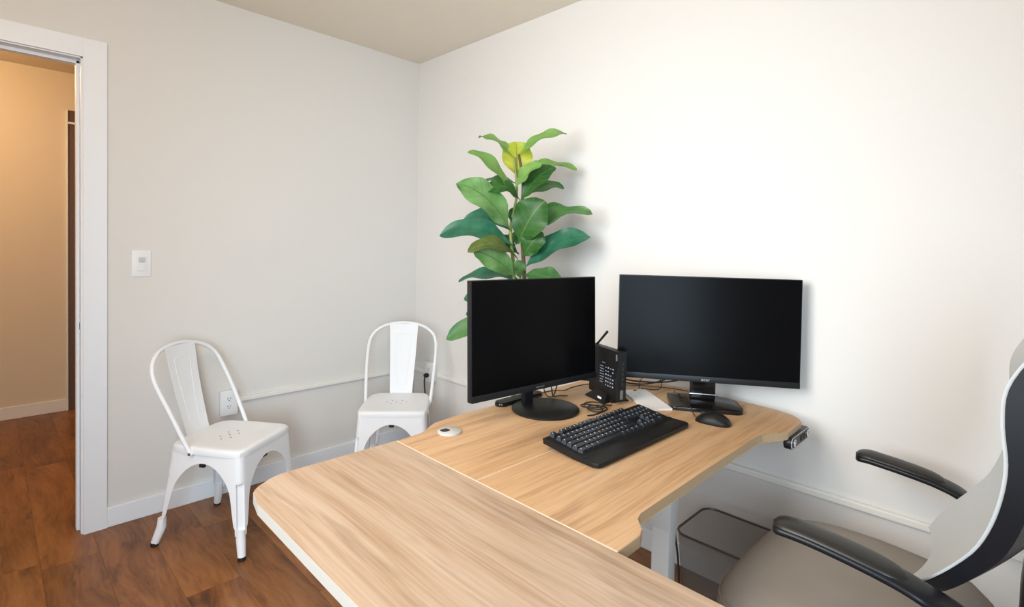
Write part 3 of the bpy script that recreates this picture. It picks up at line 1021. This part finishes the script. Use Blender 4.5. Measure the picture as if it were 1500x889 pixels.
obj('sticker', nb(((.010, -.0455, .0075), (.032, -.0448, .0165)), bev=0), 'paper', st).rotation_euler = (0, 0, 0)
obj('antenna', tube([(-.078, .0, .180), (-.063, .0, .188), (-.004, 0, .240)], [.004, .004, .0045], 10), 'rubber', pc, True)

# ------------------------------------------------------------------ paper pad
pd = thing('paper_booklet', 'white printed booklet lying between keyboard and monitor stand', 'booklet', (1.895, -.325, DZT), math.atan2(-.349 + .214, 2.013 - 1.835))
pl2, pw2 = .232, .092
obj('pages', nb(((-pl2 / 2, -pw2 / 2, 0), (pl2 / 2, pw2 / 2, .006)), bev=.0005), 'paper', pd)
obj('cover', nb(((-pl2 / 2 - .001, -pw2 / 2 - .001, .006), (pl2 / 2 + .001, pw2 / 2 + .001, .0068)), bev=.0002), 'paper', pd)
rnd = random.Random(5)
for i in range(9):
    xx = -.085 + i * .012
    obj('print_line', nb(((xx, -.036, .0067), (xx + .0025, -.036 + rnd.uniform(.03, .05), .0070))), 'plastic_g', pd)
obj('clip', lathe([(0, .0085), (.007, .008), (.008, .0065)], 16, at=(-.105, .0, 0)), 'rubber', pd, True)


# ------------------------------------------------------------------ cables
def cable(label, pts, r=.0025, name='cable', group=None):
    base = Vector(pts[0])
    o = obj(name, tube([p - base for p in spline(pts, 7)], r, 7), 'rubber', None, True, loc=base)
    return tag(o, label, 'cable', group)


z0 = DZT + .003
cable('black cable hanging in a loop below the round-stand monitor', [(1.668, -.60, .83), (1.672, -.585, .79), (1.668, -.570, .752), (1.652, -.545, .742), (1.640, -.520, .755), (1.636, -.505, .785), (1.63, -.50, .83)], .0024)
cable('thin black cable drooping from the round-stand monitor to the rear desk top', [(1.668, -.64, .835), (1.658, -.612, .80), (1.645, -.588, .765), (1.640, -.560, z0), (1.66, -.52, z0), (1.68, -.50, z0)], .0018)
cable('thick black video cable running down behind the upright mini computer', [(1.66, -.49, .835), (1.64, -.45, .795), (1.635, -.40, .775), (1.65, -.36, .768), (1.675, -.345, .768)], .0048)
cable('thin black cable lying wavy across the rear desk top', [(1.60, -.60, z0), (1.592, -.55, z0), (1.60, -.49, z0), (1.625, -.45, z0), (1.618, -.40, z0), (1.625, -.33, z0), (1.66, -.27, z0)], .0018)
co = []
for i in range(64):
    a = i / 64 * 2 * PI * 3.2 + .4
    q = 1 + .28 * math.sin(i * .31)
    co.append((1.838 + .034 * q * math.cos(a) + .012 * math.sin(i * .13), -.560 + .030 * q * math.sin(a) + .014 * math.sin(i * .17 + 1), z0 + .0045 * (a / (2 * PI))))
co = [(1.862, -.625, z0), (1.872, -.60, z0)] + co + [(1.85, -.51, z0 + .008), (1.852, -.475, z0)]
cable('bundled black cable coiled on the desk between round stand and keyboard', co, .0022, 'cable_coil')
cable('thick black cable running along the desk behind the glossy monitor stand', [(1.70, -.325, .80), (1.74, -.25, .772), (1.79, -.18, .757), (1.86, -.125, .760), (1.93, -.11, .785), (1.99, -.125, .83)], .0032)
cable('black cable rising to the back of the wall-side monitor', [(1.705, -.30, .775), (1.74, -.21, .748), (1.79, -.145, .742), (1.85, -.095, .765), (1.90, -.085, .81), (1.92, -.10, .86)], .0030)
cable('small black cable loop standing up behind the booklet', [(1.80, -.215, z0), (1.795, -.195, .765), (1.81, -.170, .79), (1.84, -.150, .785), (1.862, -.155, .757), (1.855, -.175, z0), (1.80, -.20, z0)], .0016)
cable('thin black cable lying straight below the wall-side monitor', [(1.72, -.22, z0), (1.80, -.155, z0), (1.88, -.115, z0), (1.98, -.095, z0), (2.05, -.09, z0)], .0016)

# power cord from the corner outlet to the floor
pcord = thing('power_cord', 'black power cord plugged into the corner outlet, hanging behind the desk', 'cord', (.203, -.037, .440))
bm = lathe([(0, 0), (.013, 0), (.014, .006), (.013, .018), (.009, .026), (0, .027)], 20)
bmesh.ops.rotate(bm, verts=bm.verts, matrix=Matrix.Rotation(PI / 2, 3, 'X'))
obj('plug', bm, 'rubber', pcord, True, loc=(-.008, 0, .016))
obj('cord', tube(spline([(-.006, -.022, .012), (.0, -.030, -.02), (.014, -.034, -.08), (.035, -.036, -.15), (.055, -.04, -.25), (.060, -.04, -.34), (.07, -.02, -.43), (.2, -.01, -.433)], 8), .0042, 8), 'rubber', pcord, True)

cable('black cable hanging down beside the white desk leg near the wastebasket', [(1.965, -.352, .665), (2.000, -.355, .52), (2.025, -.358, .38), (2.050, -.360, .26), (2.056, -.360, .15), (2.02, -.345, .05), (1.98, -.31, .006), (1.92, -.26, .005), (1.8, -.22, .005)], .0035)
cable('black cable loop sagging under the front of the desk top', [(2.10, -.40, .70), (2.12, -.42, .682), (2.15, -.45, .678), (2.16, -.48, .70)], .0035)

# ------------------------------------------------------------------ wastebasket
wb = thing('wastebasket', 'dark wire mesh wastebasket on the floor under the desk', 'wastebasket', (2.165, -.215, 0))
zt_, bt = .32, .86


def bin_fn(u, v):
    P = rrect(-.142, .142, -.125, .125, .045, 8)
    n = len(P)
    s = u * n
    i = int(s) % n
    p = P[i]
    k2 = bt + (1 - bt) * v
    return (p[0] * k2, p[1] * k2, .004 + (zt_ - .004) * v)


obj('mesh_wall', grid(bin_fn, 36, 6, closed_u=True), 'binmesh', wb, True)
obj('bottom', prism(rrect(-.142 * bt, .142 * bt, -.125 * bt, .125 * bt, .045 * bt, 8), 0, .005), 'binmesh', wb)
rim = [(p[0], p[1], zt_) for p in rrect(-.142, .142, -.125, .125, .045, 8)]
obj('rim', tube(rim + [rim[0], rim[1]], .004, 8, cap=False), 'binrim', wb, True)

# ------------------------------------------------------------------ fiddle-leaf fig
PX, PY = 1.235, -.305
fig = thing('fiddle_leaf_plant', 'tall green fiddle-leaf plant in a pot between desk and corner', 'plant', (PX, PY, 0))
obj('pot', lathe([(0, 0), (.10, 0), (.115, .02), (.135, .25), (.138, .27), (.128, .27), (.125, .25), (0, .235)], 40), 'pot', fig, True)
obj('soil', lathe([(0, .248), (.06, .246), (.126, .242)], 24), 'soil', fig, True)


def loc_pts(pts):
    return [(a - PX, b2 - PY, c) for a, b2, c in pts]


obj('stem', tube(spline(loc_pts([(1.235, -.310, .235), (1.222, -.318, .7), (1.225, -.328, 1.125), (1.207, -.338, 1.349), (1.221, -.318, 1.504), (1.207, -.326, 1.671)]), 8), [.011 - .0065 * i / 40 for i in range(41)], 10), 'stemg', fig, True)
obj('stem', tube(spline(loc_pts([(1.240, -.298, .235), (1.255, -.285, .7), (1.25, -.289, 1.125), (1.233, -.296, 1.368), (1.231, -.291, 1.557), (1.214, -.304, 1.685)]), 8), [.012 - .007 * i / 40 for i in range(41)], 10), 'stemb', fig, True)
LEAVES = [
    (1.205, -0.328, 1.668, 1.077, -0.423, 1.766, 0.075, 58, 0.01, 'y') ,
    (1.221, -0.311, 1.683, 1.388, -0.184, 1.778, 0.075, 48, 0.012, 'y') ,
    (1.209, -0.305, 1.580, 1.190, -0.3, 1.748, 0.150, 10, 0.006, 'n') ,
    (1.212, -0.343, 1.505, 1.139, -0.534, 1.682, 0.085, 50, 0.015, 'y') ,
    (1.215, -0.311, 1.611, 1.369, -0.081, 1.637, 0.085, 55, 0.008, 'y') ,
    (1.224, -0.339, 1.517, 1.361, -0.315, 1.636, 0.075, 45, 0.008, 'y') ,
    (1.243, -0.314, 1.476, 1.372, -0.234, 1.627, 0.105, 32, 0.012, 'd') ,
    (1.232, -0.29, 1.497, 1.336, -0.131, 1.551, 0.09, 45, 0.01, 'm') ,
    (1.209, -0.303, 1.552, 1.028, -0.396, 1.542, 0.09, 62, 0.012, 't') ,
    (1.22, -0.35, 1.342, 1.122, -0.584, 1.542, 0.145, 28, 0.022, 'u') ,
    (1.237, -0.312, 1.477, 1.165, -0.472, 1.509, 0.095, 40, 0.02, 'd') ,
    (1.245, -0.327, 1.286, 1.376, -0.305, 1.477, 0.175, 18, 0.012, 'd') ,
    (1.241, -0.323, 1.286, 1.508, -0.148, 1.436, 0.105, 55, 0.02, 'm') ,
    (1.233, -0.295, 1.338, 1.377, -0.08, 1.441, 0.11, 45, 0.018, 'm') ,
    (1.258, -0.308, 1.226, 1.357, -0.288, 1.338, 0.11, 20, 0.008, 'd') ,
    (1.257, -0.302, 1.174, 1.495, -0.136, 1.33, 0.12, 38, 0.02, 't') ,
    (1.198, -0.329, 1.343, 1.022, -0.464, 1.386, 0.1, 35, 0.02, 't') ,
    (1.229, -0.327, 1.267, 1.008, -0.579, 1.323, 0.12, 35, 0.025, 't') ,
    (1.251, -0.332, 1.217, 1.174, -0.557, 1.258, 0.1, 52, 0.02, 'o') ,
    (1.239, -0.338, 1.141, 1.169, -0.519, 1.255, 0.12, 22, 0.012, 'u') ,
    (1.261, -0.326, 1.133, 1.274, -0.36, 1.218, 0.06, 20, 0.005, 'm') ,
    (1.247, -0.298, 1.119, 1.05, -0.501, 1.123, 0.1, 62, 0.012, 't') ,
    (1.217, -0.322, 1.032, 1.055, -0.472, 1.039, 0.08, 40, 0.012, 't') ,
    (1.228, -0.331, 0.967, 1.056, -0.459, 0.971, 0.09, 30, 0.012, 't') ,
    (1.219, -0.35, 0.919, 1.06, -0.572, 0.872, 0.1, 28, 0.02, 'm') ,
    (1.241, -0.304, 1.338, 1.198, -0.315, 1.451, 0.09, 15, 0.006, 'd') ,
    (1.211, -0.302, 1.283, 1.15, -0.281, 1.332, 0.08, 20, 0.006, 'd') ,
    (1.252, -0.3, 1.144, 1.404, -0.179, 1.101, 0.1, 35, 0.012, 'm') ,
    (1.247, -0.292, 1.033, 1.404, -0.126, 0.991, 0.1, 35, 0.012, 't') ,
    (1.25, -0.318, 0.944, 1.368, -0.266, 0.864, 0.11, 30, 0.012, 'm') ,
    (1.213, -0.306, 1.368, 1.241, -0.174, 1.411, 0.1, 30, 0.01, 'd') ,
    (1.223, -0.3, 1.24, 1.057, -0.348, 1.299, 0.1, 30, 0.01, 'd') ,
]
VV = Vector((.70, -.71, .05)).normalized()      # the side of the plant that faces into the room
rl = random.Random(11)
for (bx, by, bz, tx, ty, tz, wd, fa, ar, kind) in LEAVES:
    B = Vector((bx - PX, by - PY, bz)); T = Vector((tx - PX, ty - PY, tz))
    e = (T - B); Ln = e.length; e.normalize()
    n0 = (VV - e * VV.dot(e)).normalized()
    s0 = e.cross(n0)
    if s0.z < 0:
        s0 = -s0
    f = math.radians(fa)
    # upper rim of the blade leans back from the room, lower rim comes forward
    W = (s0 * math.cos(f) - n0 * math.sin(f)).normalized()
    Nn = W.cross(e).normalized()
    if Nn.dot(n0) < 0:
        Nn = -Nn
    ph = rl.uniform(0, 6.28); fold = rl.uniform(.10, .22); wav = rl.uniform(.06, .11) * wd
    nu, nv = 16, 8
    bm = bmesh.new()
    uvl = bm.loops.layers.uv.new('UVMap')
    V = []
    for i in range(nu + 1):
        u = i / nu
        # fiddle outline: short stalk, narrow lower half, broad end with a blunt tip
        if u < .10:
            hw = .004 + .02 * wd * u / .10
        else:
            q = (u - .10) / .90
            hw = wd / 2 * (0.10 + 0.90 * (math.sin(PI * min(1, q ** .80) * .97) ** .72)) * (.80 + .28 * q)
        if i == nu:
            hw = wd * .05
        ctr = B + e * (Ln * u) + Vector((0, 0, 1)) * (ar * 4 * u * (1 - u)) + Nn * (ar * 1.5 * math.sin(PI * u)) - Vector((0, 0, 1)) * (.12 * Ln * max(0, u - .75) ** 2 * 4)
        rowv = []
        for j in range(nv + 1):
            v = j / nv * 2 - 1
            p = ctr + W * (hw * v) + Nn * (hw * fold * abs(v) ** 1.3 * 1.2) + Nn * (wav * math.sin(u * 13 + ph + v * 1.3) * abs(v) ** 2 * min(1, u * 4))
            rowv.append(bm.verts.new(p))
        V.append(rowv)
    for i in range(nu):
        for j in range(nv):
            fc = bm.faces.new((V[i][j], V[i + 1][j], V[i + 1][j + 1], V[i][j + 1]))
            for lp, (a, b2) in zip(fc.loops, ((i, j), (i + 1, j), (i + 1, j + 1), (i, j + 1))):
                lp[uvl].uv = (a / nu, b2 / nv)
    o = obj('leaf', bm, 'leaf_' + kind, fig, True, angle=80)
    solidify(o, .0008, 0)

# ------------------------------------------------------------------ office chair
oc = thing('office_chair', 'taupe and grey mesh office chair with black arms at the desk', 'chair', (2.60, -.485, 0), 0)   # faces -x
ox, oy = 2.60, -.485


def seat_sh(u, v):
    a = 2 * PI * u
    ca, sa = math.cos(a), math.sin(a)
    n = 4.6
    rad = 1 / (abs(ca) ** n + abs(sa) ** n) ** (1 / n)
    prof = [(0, .488), (.35, .489), (.60, .490), (.78, .487), (.90, .476), (.965, .458), (1.0, .432), (.99, .412), (.95, .398), (.7, .392), (0, .392)]
    s = v * (len(prof) - 1); i = min(int(s), len(prof) - 2); ff = s - i
    rr = prof[i][0] * (1 - ff) + prof[i + 1][0] * ff
    zz = prof[i][1] * (1 - ff) + prof[i + 1][1] * ff
    x = ca * rad * rr * (.275 if ca < 0 else .250)
    yv = sa * rad * rr * (.292 if x < 0 else .292 - .17 * x)
    zz -= .020 * max(0, -x / .255) ** 3 * (1 if zz > .42 else 0)
    return (x - .015, yv, zz)


bm = grid(seat_sh, 56, 30, closed_u=True)
bmesh.ops.remove_doubles(bm, verts=bm.verts, dist=1e-5)
stt = obj('seat', bm, 'seatfab', oc, True, angle=80)
pp = []
for i in range(57):
    p = seat_sh((i % 56) / 56, .54)
    pp.append((p[0] * 1.004, p[1] * 1.004, p[2]))
obj('piping', tube(pp, .0032, 6, cap=False), 'seatfab', stt, True)
# backrest: grey mesh over a black shell, edges wrapping forward
BPZ = [(.600, 2.700), (.650, 2.738), (.700, 2.776), (.750, 2.806), (.820, 2.828), (.900, 2.838), (.980, 2.831), (1.040, 2.834), (1.100, 2.862), (1.160, 2.905)]

BPS = spline([(a, b_, 0) for a, b_ in BPZ], 10)


def bx_at(z):
    for a_, b_ in zip(BPS, BPS[1:]):
        if z <= b_.x:
            return a_.y + (b_.y - a_.y) * (z - a_.x) / max(1e-6, b_.x - a_.x)
    return BPS[-1].y


def back_pt(u, v, off=0.0, grow=0.0):
    z = .600 + .555 * v
    hw = .205 + .035 * math.sin(PI * min(1, v * 1.05)) ** .8
    # rounded corners
    cr = .07
    zz = z
    dv = min(v, 1 - v) * .555
    if dv < cr:
        hw -= cr * (1 - math.sqrt(max(0, 1 - ((cr - dv) / cr) ** 2))) * .9
    hw += grow
    s = (u - .5) * 2
    x = bx_at(z) + .050 * (1 - s * s) - .0
    if v < .25:
        x += -.030 * (1 - v / .25) ** 2 * (1 - s * s)
    return Vector((x + off - ox, s * hw + .008, zz))


def back_solid(o0, o1, grow):
    bm = bmesh.new()
    nu, nv = 20, 34
    A = [[bm.verts.new(back_pt(i / nu, j / nv, o0, grow)) for j in range(nv + 1)] for i in range(nu + 1)]
    Bq = [[bm.verts.new(back_pt(i / nu, j / nv, o1, grow)) for j in range(nv + 1)] for i in range(nu + 1)]
    for i in range(nu):
        for j in range(nv):
            bm.faces.new((A[i][j], A[i + 1][j], A[i + 1][j + 1], A[i][j + 1]))
            bm.faces.new((Bq[i][j], Bq[i][j + 1], Bq[i + 1][j + 1], Bq[i + 1][j]))
    for i in range(nu):
        for j in (0, nv):
            bm.faces.new((A[i][j], A[i + 1][j], Bq[i + 1][j], Bq[i][j]))
    for j in range(nv):
        for i in (0, nu):
            bm.faces.new((A[i][j], A[i][j + 1], Bq[i][j + 1], Bq[i][j]))
    return bm


obj('back_mesh', back_solid(-.004, .002, 0), 'meshfab', oc, True, angle=50)
bfr = obj('back_frame', back_solid(.002, .036, .005), 'armbase', oc, True, angle=50)
# lower shell and spine joining the back to the seat mechanism
obj('spine', tube(spline([(.02, .008, .375), (.20, .008, .40), (.275, .008, .50), (.285, .008, .62), (.295, .008, .75)], 6), .045, 14, flat=.5), 'armbase', oc, True)
for s in (-1, 1):
    # arm: bracket from the back shell, sweeping forward into the rest
    yc = s * .292 + (-.008)
    path = [(.215, s * .225, .585), (.185, s * .262, .625), (.150, yc * .985, .655), (.100, yc, .672), (.03, yc, .683), (-.04, yc, .690), (-.088 + (s + 1) * .014, yc, .691), (-.120 + (s + 1) * .016, yc, .689)]
    pth = spline(path, 6)
    n = len(pth)
    bm = bmesh.new()
    rings = []
    for i, p in enumerate(pth):
        q = i / (n - 1)
        hw = .036 if q > .35 else .026 + .010 * q / .35
        hh = .011 if q > .35 else .020 - .009 * q / .35
        if q > .90:
            hw *= math.sqrt(max(.02, 1 - ((q - .90) / .10) ** 2))
        rings.append([bm.verts.new((p.x, p.y + hw * math.copysign(abs(math.cos(a)) ** .7, math.cos(a)), p.z + hh * math.copysign(abs(math.sin(a)) ** .7, math.sin(a)))) for a in [2 * PI * kx / 16 for kx in range(16)]])
    for a, b2 in zip(rings, rings[1:]):
        for kx in range(16):
            bm.faces.new((a[kx], a[(kx + 1) % 16], b2[(kx + 1) % 16], b2[kx]))
    bm.faces.new(rings[0]); bm.faces.new(rings[-1][::-1])
    ar_ = obj('armrest', bm, 'armbase', oc, True, angle=60)
    # pad
    bm = bmesh.new()
    rings = []
    p2 = [p for p in pth if p.x < .125]
    n = len(p2)
    for i, p in enumerate(p2):
        q = i / (n - 1)
        ee = math.sqrt(max(.004, 1 - abs(2 * q - 1) ** 5))
        rings.append([bm.verts.new((p.x, p.y + .0335 * ee * math.cos(a), p.z + .0085 + .012 * ee * math.sin(a))) for a in [PI * kx / 12 for kx in range(13)]])
    for a, b2 in zip(rings, rings[1:]):
        for kx in range(12):
            bm.faces.new((a[kx], a[kx + 1], b2[kx + 1], b2[kx]))
    obj('arm_pad', bm, 'armpad', ar_, True, angle=60)
obj('mechanism', nb(((-.10, -.09, .345), (.12, .09, .393)), bev=.01), 'armbase', oc, True)
obj('gas_lift', lathe([(0, .09), (.028, .09), (.028, .22), (.018, .225), (.018, .35), (0, .35)], 24), 'bezel', oc, True)
obj('hub', lathe([(0, .065), (.045, .065), (.05, .08), (.045, .125), (0, .13)], 24), 'armbase', oc, True)
cast = None
for i in range(5):
    a = 2 * PI * i / 5 + .93
    d = Vector((math.cos(a), math.sin(a), 0))
    obj('base_leg', tube([d * .03 + Vector((0, 0, .10)), d * .16 + Vector((0, 0, .092)), d * .30 + Vector((0, 0, .074))], [.026, .022, .015], 10), 'armbase', oc, True)
    if cast is None:
        bm = bmesh.new()
        for s in (-1, 1):
            q = lathe([(0, -.008), (.024, -.008), (.0285, -.004), (.0285, .004), (.024, .008), (0, .008)], 20)
            bmesh.ops.rotate(q, verts=q.verts, matrix=Matrix.Rotation(PI / 2, 3, 'X'))
            bmesh.ops.translate(q, verts=q.verts, vec=(0, s * .014, .0285))
            me = bpy.data.meshes.new('t'); q.to_mesh(me); q.free(); bm.from_mesh(me); bpy.data.meshes.remove(me)
        box(bm, (-.008, -.006, .02), (.008, .006, .07), .002, 1)
        cast = obj('caster', bm, 'rubber', oc, True, loc=tuple(d * .30), rot=(0, 0, a))
    else:
        dup(cast, oc, tuple(d * .30), (0, 0, a))
